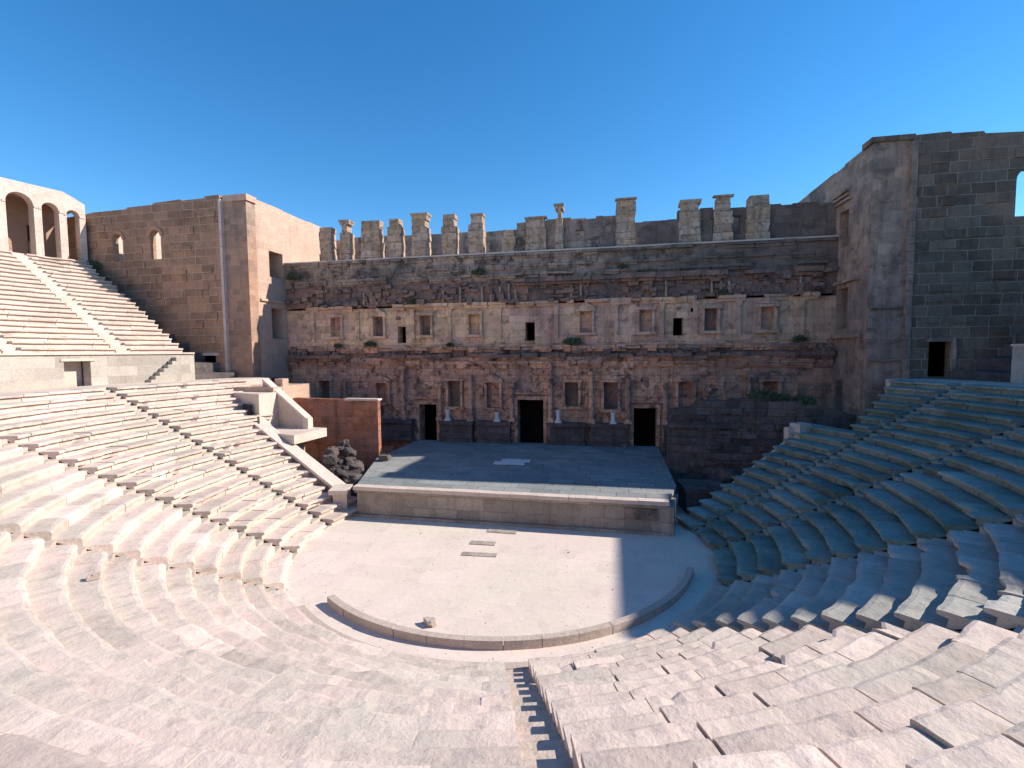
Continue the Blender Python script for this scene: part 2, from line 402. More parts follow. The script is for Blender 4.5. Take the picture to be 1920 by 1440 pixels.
# stone flight against the walkway wall
mb = MB()
for i in range(7):
    a0 = 167.6-.62*i
    mb.arc(28.55, 29.19, 7.78, 7.98+.27*i, a0-.62, a0, 2)
tag(build('wall_stair', mb, M['podwall'], loc=P(28.8, 166, 7.78)), 'small flight of stone steps climbing along the pale walkway wall', 'steps')

# upper bank
ub = thing('upper_seating', (-36, 0, 10), 'upper bank of weathered stone seat rows rising to the arched gallery', 'seating bank')
N2 = 21; R2 = 29.95; D2 = .625; Z2 = 9.95; H2 = .393
US = [169.5, 182, 193, 347, 358, 369]
def ends2(r): return 161.3+2*(r-29.6)/14.2, 378.3-1.2*(r-29.6)/14.2
bounds = [None]+US+[None]
for wi in range(len(bounds)-1):
    c0, c1 = bounds[wi], bounds[wi+1]
    hw = lambda r: math.degrees(.45/r)
    fL = lambda r: ends2(r)[0] if c0 is None else c0+hw(r)
    fR = lambda r: ends2(r)[1] if c1 is None else c1-hw(r)
    mb = MB(); core(mb, 30.1, 43.1, Z2+.3, 18.2, -.3, fL, fR, 21, .55)
    wedge = build('seating_wedge', mb, M['seat_up'], ub)
    if wi == 3: continue               # the long stretch behind the viewer stays plain
    for k in range(1, N2+1):
        rf = R2+D2*(k-1); mb = MB(); aL = fL(rf)
        if wi == 0: aL += random.uniform(-.1, .5)
        seat_strip(mb, rf, rf+D2, Z2+H2*k, Z2+H2*(k-1), aL, fR(rf), .55, 100+k, .07, (.9, 2.4), .05)
        build('seat_row', mb, M['seat_up'], wedge, fixn=False)
for c in US:
    mb = MB()
    for k in range(1, N2+1):
        rf = R2+D2*(k-1); hw_ = math.degrees(.47/rf); zt = Z2+H2*k
        mb.arc(rf-.02, rf+.32, zt-.7, zt-.2, c-hw_, c+hw_, 4); mb.arc(rf+.32, rf+D2+.02, zt-.7, zt-.02, c-hw_, c+hw_, 4)
    build('staircase', mb, M['coping'], ub)
mb = MB(); mb.arc(43.05, 48, 17, 18.2, 162.8, 378, 2); tag(build('gallery_floor', mb, M['seat_up']), kind='structure')

# sloping earth between the banks and the side buildings
mb = MB()
def earth(mb, sgn, r0, r1, z0, z1, aoff, yw=13.3):
    n = 10
    for i in range(n):
        ra, rb_ = r0+(r1-r0)*i/n, r0+(r1-r0)*(i+1)/n
        z = z0+(z1-z0)*i/n
        q = []
        for r in (ra, rb_):
            al = ends2(r)[0] if sgn < 0 else 180-(ends2(r)[1]-360)
            x = r*math.cos(R(al)); y = r*math.sin(R(al))
            q.append((x*(1 if sgn < 0 else -1), y))
        xe = [-math.sqrt(r*r-yw*yw)*(1 if sgn < 0 else -1) for r in (ra, rb_)]
        bot = [Vector((q[0][0], q[0][1], -.3)), Vector((q[1][0], q[1][1], -.3)), Vector((xe[1], yw, -.3)), Vector((xe[0], yw, -.3))]
        top = [p+Vector((0, 0, z+.3+random.uniform(-.1, .1))) for p in bot]
        mb.hexa(bot, top)
earth(mb, -1, 30, 43.8, 8.3, 16.6, 0); 
tag(build('earth_slope', mb, M['rubble']), kind='structure')
mb = MB(); earth(mb, 1, 30, 43.8, 8.3, 16.6, 0); tag(build('earth_slope', mb, M['rubble']), kind='structure')

# ------------------------------------------------------------------ gallery arcades
def arcade(name, label, bays, topz, r0=43.45, th=.9, back=True, inner='gallery'):
    """bays: list of (a0, a1, o0, o1, archtop) ; topz(a) height of the wall"""
    am = bays[len(bays)//2][0]
    t = thing(name, P(r0, am, 18.2), label, 'arcade')
    for (a0, a1, o0, o1, zt) in bays:
        A0 = P(r0, a0, 0); A1 = P(r0, a1, 0); B0 = P(r0+th, a0, 0); B1 = P(r0+th, a1, 0)
        Lg = (A1-A0).length
        def f0(u, z): q = A0.lerp(A1, u/Lg); return (q.x, q.y, z)
        def f1(u, z): q = B0.lerp(B1, u/Lg); return (q.x, q.y, z)
        u0, u1 = (o0-a0)/(a1-a0)*Lg, (o1-a0)/(a1-a0)*Lg
        z0, z1 = topz(a0), topz(a1)
        r = (u1-u0)/2; c = (u0+u1)/2; zs = zt-r
        outer = [(0, 18.2), (u0, 18.2)]+[(c-r*math.cos(math.pi*i/12), zs+r*math.sin(math.pi*i/12)) for i in range(13)]+[(u1, 18.2), (Lg, 18.2), (Lg, z1), (Lg*.5, topz((a0+a1)/2)), (0, z0)]
        mb = MB(); mb.extrude(outer, [], f0, f1)
        build('arch_bay', mb, M['arcade'], t)
        mb = MB()
        for ua, ub_ in ((0, u0), (u1, Lg)):
            w0 = ua/Lg*(a1-a0)+a0; w1 = ub_/Lg*(a1-a0)+a0
            if w1-w0 > .15: mb.arc(r0-.07, r0+.02, zs-.12, zs+.05, w0+.03, w1-.03, 2)
        if mb.v: build('impost', mb, M['coping'], t)
    a0, a1 = min(b[0] for b in bays), max(b[1] for b in bays)
    mb = MB(); n = int((a1-a0)/1.0)+1
    for i in range(n):
        x0 = a0+(a1-a0)*i/n; x1 = a0+(a1-a0)*(i+1)/n
        mb.arc(47, 47.8, 18.2, (topz(x0)+topz(x1))/2-.1, x0, x1, 2)
    build('back_wall', mb, M[inner], t)
    mb = MB()
    for i in range(n):
        x0 = a0+(a1-a0)*i/n; x1 = a0+(a1-a0)*(i+1)/n; z = (topz(x0)+topz(x1))/2
        mb.arc(r0+th, 47, z-.55, z-.12, x0, x1, 2)
    build('vault', mb, M[inner], t)
    return t
def topL(a): return 24.15 if a > 164.6 else 24.15-.75*(164.6-a)/1.9
bays = [(162.7, 164.75, 163.3, 164.5, 22.7), (164.75, 167.05, 165.2, 166.75, 22.95), (167.05, 170.15, 167.45, 169.8, 23.28)]
a = 170.15
for i in range(7): bays.append((a, a+2.9, a+.45, a+2.5, 23.25)); a += 2.9
arc_t = arcade('gallery_arcade', 'pale pink stone arcade of round arches crowning the left seating bank', bays, topL)
mb = MB()
for (a0, a1) in ((168.7, 169.1), (166.0, 166.35)): mb.arc(46.9, 47.05, 18.2, 21.4, a0, a1, 1)
build('doorway', mb, M['dark'], arc_t)
def topR(a):
    a -= 360
    hi = (43.45*math.cos(R(a))-5.6)/1.44
    a += 1.35
    if a > 5.0: return hi
    if a > 4.6: return 25.2+(hi-25.2)*(a-4.6)/.4
    if a > .8: return 25.1
    if a > -.6: return 24.2+.9*(a+.6)/1.4
    return 24.15
bays = []; a = 377.6
while a > 350: 
    bays.append((a-2.0, a, a-1.7, a-.3, 21.6)); a -= 2.0
arcade('gallery_arcade', 'tall shaded stone arcade above the right seating bank', bays[::-1], topR)

# ------------------------------------------------------------------ side buildings
def ext_xz(mb, outer, holes, y0, y1): mb.extrude(outer, holes, lambda u, z: (u, y0, z), lambda u, z: (u, y1, z))
def ext_yz(mb, outer, holes, x0, x1): mb.extrude(outer, holes, lambda u, z: (x0, u, z), lambda u, z: (x1, u, z))

def eroded(x0, x1, z0, z1, n, y, seed, avoid):
    """single stones standing a little proud of the wall face, mostly on the course lines"""
    q = random.Random(seed)
    for i in range(n):
        w_ = q.uniform(.5, 1.3); x = q.uniform(x0, x1-w_); z = z0+.68*int(q.uniform(0, (z1-z0)/.68)); 
        if any(a-.3 < x+w_ and x < b+.3 and c-.8 < z < d_+.4 for a, b, c, d_ in avoid): continue
        mb.box(x, x+w_, y-q.uniform(.03, .12), y+.02, z+.02, z+q.uniform(.4, .66), .03)
lt = thing('side_building', (-27, 13.3, 0), 'tall sunlit stone side building left of the stage with a pink inner wall', 'building')
mb = MB()
out = [(-46, -.3), (-27.75, -.3), (-27.75, 23.44)]+[(-29.2, 23.4), (-29.2, 23.25), (-31.5, 23.2), (-31.6, 23.32), (-34.5, 23.2), (-34.6, 23.05), (-37.3, 23.0), (-37.4, 22.85), (-41, 22.8), (-42.3, 22.65), (-46, 22.4)]
ext_xz(mb, out, [arch(-39.1, -38.0, 18.3, 20.75), arch(-35.0, -33.9, 18.3, 20.85), rect(-30.4, -28.8, 7.5, 9.7)], 13.3, 13.85)
eroded(-44, -28, 8, 22.2, 90, 13.3, 5, [(-39.1, -38, 18.3, 21), (-35, -33.9, 18.3, 21), (-30.6, -28.4, 7, 10.2)])
build('front_wall', mb, M['ashlar'], lt)
mb = MB(); mb.box(-27.75, -25.4, 13.62, 14.7, -.3, 22.9); build('corner_strip', mb, M['ashlar_red'], lt)
mb = MB(); mb.box(-27.6, -25.25, 13.5, 14.75, 22.9, 23.42, .02); build('corner_cap', mb, M['tower'], lt)
mb = MB()
for i in range(46):
    z = .1+i*.5; mb.box(-27.86, -27.62, 13.28, 13.66, z, z+.485, .012)
build('quoin', mb, M['arcade'], lt)
mb = MB()
ext_yz(mb, [(14.705, -.3), (27.5, -.3), (27.5, 23.1)]+ragged(27.5, 14.8, 23.32, .05, 1.8, 3)+[(14.705, 23.4)], [rect(16.3, 18.2, 16.85, 19.2), rect(16.35, 18.05, 11.2, 14.0), rect(16.0, 17.2, 5.0, 7.6)], -25.4, -26.9)
mb2 = MB(); mb2.box(-26.9, -25.405, 13.62, 13.63, 0, 1)
build('inner_wall', mb, M['tower'], lt)
mb = MB(); room(mb, -30.8, -26.91, 15, 21, 15.6, 20.0, '+x'); room(mb, -30.8, -26.91, 15, 21, 10.6, 14.6, '+x'); room(mb, -28.2, -26.91, 15, 21, 4.0, 8.6, '+x')
room(mb, -31.2, -28.62, 13.86, 18.5, 7.3, 9.9, '-y')
build('dark_room', mb, M['dark'], lt)
for (x0, x1) in ((-38.75, -38.0), (-34.6, -33.85)):
    mb = MB(); mb.box(x0-1.9, x0-1.3, 13.95, 16.2, 17.2, 21.8); build('sunlit_slab', mb, M['arcade'], lt)  # slab added behind the window so its sunlit face shows through
for (x0, x1, z0, z1) in ((-39.1, -38.0, 18.3, 20.75), (-35.0, -33.9, 18.3, 20.85)):
    mb = MB(); c = (x0+x1)/2; r0_ = (x1-x0)/2; zs = z1-r0_
    o_ = [(c-(r0_+.28)*math.cos(math.pi*i/10), zs+(r0_+.28)*math.sin(math.pi*i/10)) for i in range(11)]
    i_ = [(c+(r0_+.003)*math.cos(math.pi*i/10), zs+(r0_+.003)*math.sin(math.pi*i/10)) for i in range(11)]
    ext_xz(mb, o_+i_, [], 13.2, 13.34); build('window_arch', mb, M['ashlar_red'], lt)
mb = MB(); mb.box(-31, -28.4, 13.12, 13.31, 9.7, 9.95); build('lintel', mb, M['coping'], lt)
mb = MB(); mb.box(-25.42, -25.22, 14.9, 18.4, 14.55, 14.75, .02); build('string_course', mb, M['tower'], lt)

rt = thing('side_building', (24, 13.3, 0), 'tall shaded grey stone side building at the right edge with dark openings', 'building')
mb = MB()
out = [(24.4, -.3), (46, -.3), (46, 22.9), (31.6, 22.95), (31.5, 23.12), (28.3, 23.25), (28.2, 23.4), (26.5, 23.42), (26.4, 23.55), (24.4, 23.5)]
ext_xz(mb, out, [arch(30.1, 31.35, 18.0, 20.9), arch(34.6, 35.8, 18.0, 20.9), rect(25.72, 26.95, 7.9, 10.2)], 13.3, 13.85)
eroded(24.7, 40, 8, 22.2, 110, 13.3, 6, [(30.1, 31.4, 18, 21), (34.6, 35.8, 18, 21), (25.4, 27.3, 7, 10.6)])
build('front_wall', mb, M['ashlar_dk'], rt)
mb = MB(); mb.box(22.2, 24.4, 13.55, 14.7, -.3, 23.3); build('corner_strip', mb, M['side_dk'], rt)
mb = MB(); mb.box(22.0, 24.5, 13.4, 14.78, 23.3, 23.65, .02); build('corner_cap', mb, M['ashlar_dk'], rt)
mb = MB()
for i in range(46):
    z = .1+i*.5; mb.box(24.25, 24.6, 13.2, 13.56, z, z+.485, .015)
build('quoin', mb, M['side_dk'], rt)
mb = MB()
ext_yz(mb, [(14.705, -.3), (27.5, -.3), (27.5, 23.3)]+ragged(27.5, 14.8, 23.4, .06, 1.8, 5)+[(14.705, 23.5)], [rect(16.9, 19.3-.9, 17.35, 20.0), rect(16.6, 18.4, 11.3, 14.3), rect(17.0, 18.2, 5.0, 7.4)], 22.2, 23.7)
build('inner_wall', mb, M['side_dk'], rt)
mb = MB(); room(mb, 23.71, 28, 15, 21, 15.6, 20.6, '-x'); room(mb, 23.71, 28, 15, 21, 11.0, 14.8, '-x'); room(mb, 23.71, 24.8, 15, 21, 4, 8.2, '-x'); room(mb, 25.2, 28.5, 13.86, 18.5, 7.3, 10.4, '-y')
build('dark_room', mb, M['dark'], rt)
for bb in ((21.95, 22.21, 16.5, 18.9, 20.6, 20.76, .02), (21.95, 22.21, 16.75, 19.1, 20.95, 21.1, .02), (21.95, 22.21, 17, 19.3, 21.3, 21.45, .02), (21.9, 22.21, 14.8, 18.4, 14.6, 14.85, .03), (21.85, 22.21, 14.8, 18.4, 10.6, 10.9, .03)):
    mb = MB(); mb.box(*bb); build('string_course', mb, M['side_dk'], rt)
mb = MB(); mb.box(25.5, 27.15, 13.12, 13.31, 10.2, 10.45); mb.box(26.95, 27.2, 13.12, 13.31, 7.8, 10.2); build('door_frame', mb, M['side_dk'], rt)
for bb in ((22.3, 24.2, 13.35, 13.56, 8.9, 9.1, .02), (22.3, 24.0, 13.38, 13.56, 12.4, 12.6, .02)):
    mb = MB(); mb.box(*bb); build('ledge', mb, M['ashlar_dk'], rt)

# ------------------------------------------------------------------ stage building
sb = thing('stage_building', (-1.6, 18.5, 0), 'huge ruined stage building wall closing the theatre behind the stage', 'building')
XL, XR = -25.4, 22.2
mb = MB()
doors = [(-12.0, -10.35, 0, 5.1), (-2.85, -.55, 0, 5.6), (7.1, 8.95, 0, 5.0), (-18.3, -17.2, 0, 4.4), (14.2, 15.3, 0, 4.4)]
small = [(-14.05, -13.25, 10.6, 12.2), (-2.15, -1.3, 10.75, 12.35), (10.2, 11.0, 11.0, 12.45)]
q_ = random.Random(77)
NL = [(x, 5.0+q_.uniform(-.2, .3), 7.1+q_.uniform(-.2, .2)) for x in (-15.6, -8.6, -5.0, 1.9, 5.2, 11.2, 17.6, -21.5)]
NM = [(x, 11.35, 13.15) for x in (-20.2, -15.9, -11.3, -6.7, 3.1, 8.0, 13.1, 17.3)]
def torn(mb, z0, z1, n, dep, y, seedn, x0=XL+.3, x1=XR-.3, sz=(.25, .9)):
    """stones left jutting from the torn wall face, clear of the openings"""
    r_ = random.Random(seedn)
    for i in range(n):
        x = r_.uniform(x0, x1); z = r_.uniform(z0, z1); w_ = r_.uniform(*sz); h = r_.uniform(.15, .45)
        if any(a-w_/2-.5 < x < b+w_/2+.5 and z < t+1 and z < 9 for a, b, _, t in doors): continue
        if any(abs(x-c) < w_/2+.85 and a-.6 < z < b+.3 for c, a, b in NL+NM): continue
        d = dep*r_.random()**1.7+.04
        mb.box(x-w_/2, x+w_/2, y-d, y+.05, z, z+h, .05)
def notch(outer_doors, zb, x0, x1, zt):
    pts = [(x0, zb)]
    for a, b, _, t in sorted(outer_doors): pts += [(a, zb), (a, t), (b, t), (b, zb)]
    return pts+[(x1, zb), (x1, zt), (x0, zt)]
ext_xz(mb, notch(doors, -.3, XL, XR, 9.3), [rect(x-.575, x+.575, a, b) for x, a, b in NL], 18.5, 19.7)
torn(mb, 5.6, 8.9, 190, .24, 18.5, 33); torn(mb, 3.5, 5.4, 60, .2, 18.5, 34)
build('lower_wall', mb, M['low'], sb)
for a, b, _, t in doors:
    mb = MB(); fw = .28
    mb.box(a-fw, a, 18.34, 18.52, 1.8, t); mb.box(b, b+fw, 18.34, 18.52, 1.8, t); mb.box(a-fw-.1, b+fw+.1, 18.28, 18.52, t, t+.35, .015)
    mb.box(a-fw-.3, b+fw+.3, 18.15, 18.52, t+.5, t+.66, .02)
    build('door_frame', mb, M['low'], sb)
mb = MB()
ext_xz(mb, rect(XL, XR, 10.25, 13.9), [rect(a, b, c, d) for a, b, c, d in small]+[rect(x-.5, x+.5, a, b) for x, a, b in NM]+[rect(11.55, 11.85, 12.9, 13.2)], 18.6, 19.7)
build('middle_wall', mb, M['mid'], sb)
mb = MB(); mb.box(XL, XR, 18.55, 19.7, 13.9, 16.0); torn(mb, 13.9, 15.7, 300, .55, 18.55, 31); build('rough_wall', mb, M['rough'], sb)
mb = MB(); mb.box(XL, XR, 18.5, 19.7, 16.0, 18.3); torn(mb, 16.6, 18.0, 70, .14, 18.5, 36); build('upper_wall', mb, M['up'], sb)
mb = MB(); mb.box(XL, XR, 18.6, 19.7, 9.3, 10.25); torn(mb, 9.3, 9.95, 120, .6, 18.6, 32); build('band_wall', mb, M['rough'], sb)
# floors behind, back wall
mb = MB(); mb.box(XL, XR, 19.7, 27, 17.7, 18.25); mb.box(XL, XR, 19.7, 27, 9.4, 9.8); build('floor', mb, M['dark'], sb)
mb = MB(); mb.box(XL, XR, 18.3, 19.72, 18.3, 18.42, .0); build('sill', mb, M['coping'], sb)
mb = MB(); mb.box(XL, XR, 19.72, 27.0, 18.26, 18.34); build('terrace', mb, M['coping'], sb)
mb = MB(); ext_xz(mb, [(XL, -.3), (XR, -.3), (XR, 22.9)]+ragged(XR, XL, 22.45, .12, 2.2, 8)+[(XL, 22.4)], [], 27, 28)
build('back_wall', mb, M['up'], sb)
mb = MB(); mb.box(XL, XR, 23, 23.3, -.3, 17.6); build('dark_room', mb, M['dark'], sb)

rs = random.Random(21)
# podium line with mouldings along the lower storey
def seg_free(x0, x1, gapsx):
    out = []; x = x0
    for a, b in sorted(gapsx):
        if a > x: out.append((x, min(a, x1)))
        x = max(x, b)
    if x < x1: out.append((x, x1))
    return out
dg = [(a-.35, b+.35) for a, b, _, _ in doors]
for a, b in seg_free(-24, 21, dg):
    n = max(1, round((b-a)/3.4)); w_ = (b-a)/n
    for i in range(n):
        x0 = a+i*w_+.25; x1 = a+(i+1)*w_-.25
        mb = MB(); mb.box(x0, x1, 17.75, 18.5, 1.8, 3.4, .02); mb.box(x0-.1, x1+.1, 17.62, 18.5, 1.79, 2.1, .02); mb.box(x0-.12, x1+.12, 17.55, 18.5, 3.4, 3.7, .03)
        build('podium', mb, M['podium'], sb)
# lower storey aediculae between doors
def niche(x, z0, z1, wd, dep, y, mat, ped=True, seedn=0):
    r_ = random.Random(seedn); mb = MB(); t = .2; dep *= 1.5
    mb.box(x-wd/2-t, x-wd/2, y-dep, y+.02, z0, z1, .012); mb.box(x+wd/2, x+wd/2+t, y-dep, y+.02, z0, z1, .012)
    mb.box(x-wd/2-t-.12, x+wd/2+t+.12, y-dep-.12, y+.02, z0-.24, z0, .02)
    mb.box(x-wd/2-t-.1, x+wd/2+t+.1, y-dep-.08, y+.02, z1, z1+.24, .02)
    if ped:
        zt = z1+.26
        mb.hexa([Vector((x-wd/2-t-.15, y-dep-.1, zt)), Vector((x+wd/2+t+.15, y-dep-.1, zt)), Vector((x+wd/2+t+.15, y+.02, zt)), Vector((x-wd/2-t-.15, y+.02, zt))],
                [Vector((x-.02, y-dep-.1, zt+.5)), Vector((x+.02, y-dep-.1, zt+.5)), Vector((x+.02, y+.02, zt+.5)), Vector((x-.02, y+.02, zt+.5))])
    o = build('niche', mb, mat, sb)
    mb = MB(); mb.box(x-wd/2-.1, x+wd/2+.1, y+.5, y+.6, z0-.1, z1+.1); build('niche_panel', mb, M['rough'] if r_.random() < .4 else mat, o)
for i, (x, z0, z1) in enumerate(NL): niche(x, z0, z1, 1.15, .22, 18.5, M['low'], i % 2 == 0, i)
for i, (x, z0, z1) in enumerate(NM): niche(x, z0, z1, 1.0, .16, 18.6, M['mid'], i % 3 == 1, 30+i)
# pilasters
for i, x in enumerate((-23.4, -19.3, -13.4, -9.9, -7.0, -3.3, .1, 3.6, 6.6, 9.6, 12.8, 16.0, 19.4)):
    mb = MB(); h = 8.3+rs.uniform(-2.2, .5); n = 12
    lst = [(3.95, .25), (4.1, .2), (h-.1, .17), (h, .19)]
    for zz, rr in lst: mb.v += [Vector((x+rr*math.cos(2*math.pi*j/n), 18.05+rr*math.sin(2*math.pi*j/n), zz)) for j in range(n)]
    for q in range(3):
        for j in range(n): mb.f.append([q*n+j, q*n+(j+1) % n, (q+1)*n+(j+1) % n, (q+1)*n+j])
    mb.f.append([3*n+j for j in range(n)])
    mb.box(x-.3, x+.3, 17.75, 18.52, 3.7, 3.96, .02); mb.box(x-.24, x+.24, 18.36, 18.52, 3.9, h+rs.uniform(-.3, .6), .02)
    if rs.random() < .65: mb.box(x-.3, x+.3, 17.72, 18.5, h, h+.3, .04)
    build('pilaster', mb, M['low'], sb)
for i, x in enumerate((-22.6, -18.0, -12.5, -9.0, -4.4, .6, 5.6, 9.3, 11.9, 15.2, 19.8)):
    mb = MB(); mb.box(x-.16, x+.16, 18.42, 18.62, 10.9, 13.7, .015); mb.box(x-.24, x+.24, 18.36, 18.62, 13.45, 13.7, .02)
    build('pilaster', mb, M['mid'], sb)
# broken cornices
def cornice(z, h, dep, y, mat, keep=.8, seedn=1, x0=XL+.3, x1=XR-.2, name='cornice', lo=.5, hi=2.2):
    r_ = random.Random(seedn); mb = MB(); x = x0
    while x < x1-.05:
        ln = min(r_.uniform(lo, hi), x1-x)
        if r_.random() < keep:
            d = dep*r_.uniform(.55, 1.1); hh = h*r_.uniform(.7, 1.15)
            mb.box(x, x+ln-.03, y-d, y+.05, z, z+hh, .03)
            if r_.random() < .6: mb.box(x+.02, x+ln-.05, y-d*.6, y+.05, z-.22, z-.003, .02)
        x += ln
    mb.box(x0, x1, y-.05, y+.05, z-.05, z+h*.6)
    return build(name, mb, mat, sb)
cornice(10.0, .3, .55, 18.6, M['low'], .9, 2)
cornice(9.3, .35, .85, 18.6, M['rough'], .7, 3)
cornice(8.75, .3, .5, 18.5, M['low'], .7, 4)
cornice(10.55, .12, .16, 18.6, M['mid'], .9, 5)
cornice(13.9, .28, .4, 18.6, M['mid'], .75, 6)
cornice(15.7, .4, .9, 18.55, M['rough'], .8, 7, x0=-3, x1=XR-.2)
cornice(16.35, .22, .5, 18.5, M['up'], .85, 8)
cornice(17.1, .16, .28, 18.5, M['up'], .7, 9)
cornice(18.05, .24, .32, 18.5, M['up'], .9, 10)
# ragged broken stone in the torn zones
for x in (-17.2, -16.4, -9.5, -7.9, -5.9, -5.1, -4.3, -3.5, -2.9, 1.9, 2.7, 9.6, 13.1, 13.8, 14.4, 19.6):   # small columns left standing
    hz = random.uniform(.9, 1.5); n = 8; mb = MB()
    mb.hexa([Vector((x+.11*math.cos(2*math.pi*i/n), 18.32+.11*math.sin(2*math.pi*i/n), 14.18)) for i in range(n)],
            [Vector((x+.09*math.cos(2*math.pi*i/n), 18.32+.09*math.sin(2*math.pi*i/n), 14.18+hz)) for i in range(n)])
    build('column_stub', mb, M['butt'], sb)
# front wall pieces between the buttresses of the crown
mb = MB()
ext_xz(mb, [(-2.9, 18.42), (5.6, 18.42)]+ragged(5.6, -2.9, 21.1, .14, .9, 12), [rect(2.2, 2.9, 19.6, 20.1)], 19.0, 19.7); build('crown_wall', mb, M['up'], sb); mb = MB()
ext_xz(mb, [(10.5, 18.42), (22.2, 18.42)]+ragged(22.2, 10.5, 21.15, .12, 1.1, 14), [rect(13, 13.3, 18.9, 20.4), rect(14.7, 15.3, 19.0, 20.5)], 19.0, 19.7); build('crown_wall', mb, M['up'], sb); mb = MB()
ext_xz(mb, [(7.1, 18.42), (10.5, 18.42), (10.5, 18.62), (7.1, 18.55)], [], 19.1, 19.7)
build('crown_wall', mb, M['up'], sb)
mb = MB(); mb.box(7.2, 10.4, 18.95, 19.1, 18.42, 18.56, .01); build('sill', mb, M['white'], sb)  # white colour paints in the sunlit floor of this gap
BT = [(-21.54, -20.34, 21.5), (-19.44, -18.5, 21.9), (-17.3, -15.5, 21.87), (-14.66, -13.42, 21.85), (-12.39, -10.9, 22.04), (-9.57, -8.25, 21.96), (-7.12, -5.75, 21.88),
      (-4.1, -2.98, 20.3), (-2.04, -.3, 21.15), (.48, 1.16, 22.12), (5.56, 7.14, 22.2), (10.6, 12.23, 21.9), (13.23, 14.62, 21.92), (15.68, 17.34, 21.86)]
for i, (a, b, t) in enumerate(BT):
    mb = MB(); z = 18.43; k = 0; rr = random.Random(50+i)
    y0 = 18.33 if a < -3 else 18.6; y1 = 19.25 if a < -3 else 19.0
    while z < t-.05:
        h = min(.62*rr.uniform(.8, 1.2), t-z)
        if t-(z+h) < .15: h = t-z
        e = rr.uniform(-.05, .05); e2 = rr.uniform(-.05, .05); lean = .0
        if t-z < 1.3 and rr.random() < .6: e += rr.uniform(.05, .3); e2 -= rr.uniform(0, .2)
        mb.box(a+e, b+e2, y0+rr.uniform(-.03, .03), y1+(.0 if a < -3 else .75 if z > 21 else -.005), z, z+h-.01, .035)
        z += h; k += 1
    o = build('buttress', mb, M['butt'], sb)
    mb = MB(); mb.box(a-.08, b+.08, y0-.1, y1+.05, t, t+.15, .03)
    if rr.random() < .4: build('cap', mb, M['butt'], o)
# round oculus block near middle window, sockets
mb = MB()
for (x, z) in ((-13.9, 12.95), (10.6, 13.2), (-1.4, 8.9), (-10.9, 6.6), (4.6, 6.2), (13.0, 7.9), (18, 13.2), (-16, 7.8), (1.0, 16.2), (-8.8, 16.2)):
    mb = MB(); mb.box(x-.14, x+.14, 18.3, 18.66, z-.14, z+.14, .03); build('putlog_stone', mb, M['rough'], sb)

# low wing walls each side of the stage
wl = thing('wing_wall', (-15.6, 10.7, 0), 'low orange stained stone wing wall on the left of the stage', 'wall')
mb = MB(); ext_xz(mb, [(-20.6, 0), (-12.25, 0), (-12.25, 6.15), (-14.5, 6.15), (-14.5, 6.22), (-17, 6.25), (-19.2, 6.3), (-20.6, 6.3)], [], 10.7, 11.15); build('wall', mb, M['orange'], wl)
mb = MB(); mb.box(-15, -12.15, 10.6, 11.25, 6.16, 6.3, .02); build('coping', mb, M['coping'], wl)
wr = thing('wing_wall', (13, 10.7, 0), 'low dark stone wing wall in shade on the right of the stage', 'wall')
mb = MB(); ext_xz(mb, [(9.1, 0), (20.5, 0), (20.5, 5.6), (17.2, 6.4)]+ragged(17.2, 11.2, 6.5, .12, .8, 4)+[(10.6, 6.0), (9.1, 5.75)], [], 10.7, 11.5); mb.box(9.0, 13.5, 10.45, 10.7, 4.6, 4.8, .03); mb.box(12.2, 17.5, 10.5, 10.7, 2.2, 2.4, .03)
for i in range(130):
    x = random.uniform(9.3, 18); z = random.uniform(.5, 5.6); mb.box(x, x+random.uniform(.3, 1), 10.7-random.uniform(.04, .2), 10.72, z, z+random.uniform(.2, .5), .04)
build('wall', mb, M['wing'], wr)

# ------------------------------------------------------------------ stage platform
st = thing('stage_platform', (-.8, 2.6, 0), 'raised stone stage platform in front of the ruined stage wall', 'stage')
def prism(mb, pts, z0, z1): mb.hexa([Vector((x, y, z0)) for x, y in pts], [Vector((x, y, z1)) for x, y in pts])
deck = [(-9.75, 2.62), (8.25, 2.62), (9.08, 6), (9.08, 18.4), (-12.2, 18.4), (-12.2, 10.2)]
mb = MB(); prism(mb, deck, 1.6, 1.8); build('deck', mb, M['deck'], st)
mb = MB(); inner = [(-9.7, 2.72), (8.2, 2.72), (9.0, 6), (9.0, 18.3), (-12.1, 18.3), (-12.1, 10.2)]
prism(mb, inner, 0, 1.6); build('front_wall', mb, M['stagefront'], st)
mb = MB(); x = -9.85
while x < 8.3:
    l = min(random.uniform(1.2, 2.2), 8.35-x); mb.box(x, x+l-.015, 2.5, 3.05, 1.62, 1.83+random.uniform(-.008, .008), .006); x += l
build('edge_coping', mb, M['coping'], st)
mb = MB(); mb.box(-9.95, 8.4, 2.48, 2.75, 0, .16, .0); mb.box(-9.8, 8.3, 2.6, 2.75, 1.42, 1.6); build('plinth', mb, M['stagefront'], st)
mb = MB(); mb.box(8.05, 8.75, 2.55, 4.6, .0, 1.5, .03, -.15); build('end_pier', mb, M['stagefront'], st)
# small blocks set in stage front
mb = MB(); mb.box(6.0, 7.7, 2.64, 2.73, .75, 1.35, .01); build('panel', mb, M['up'], st)

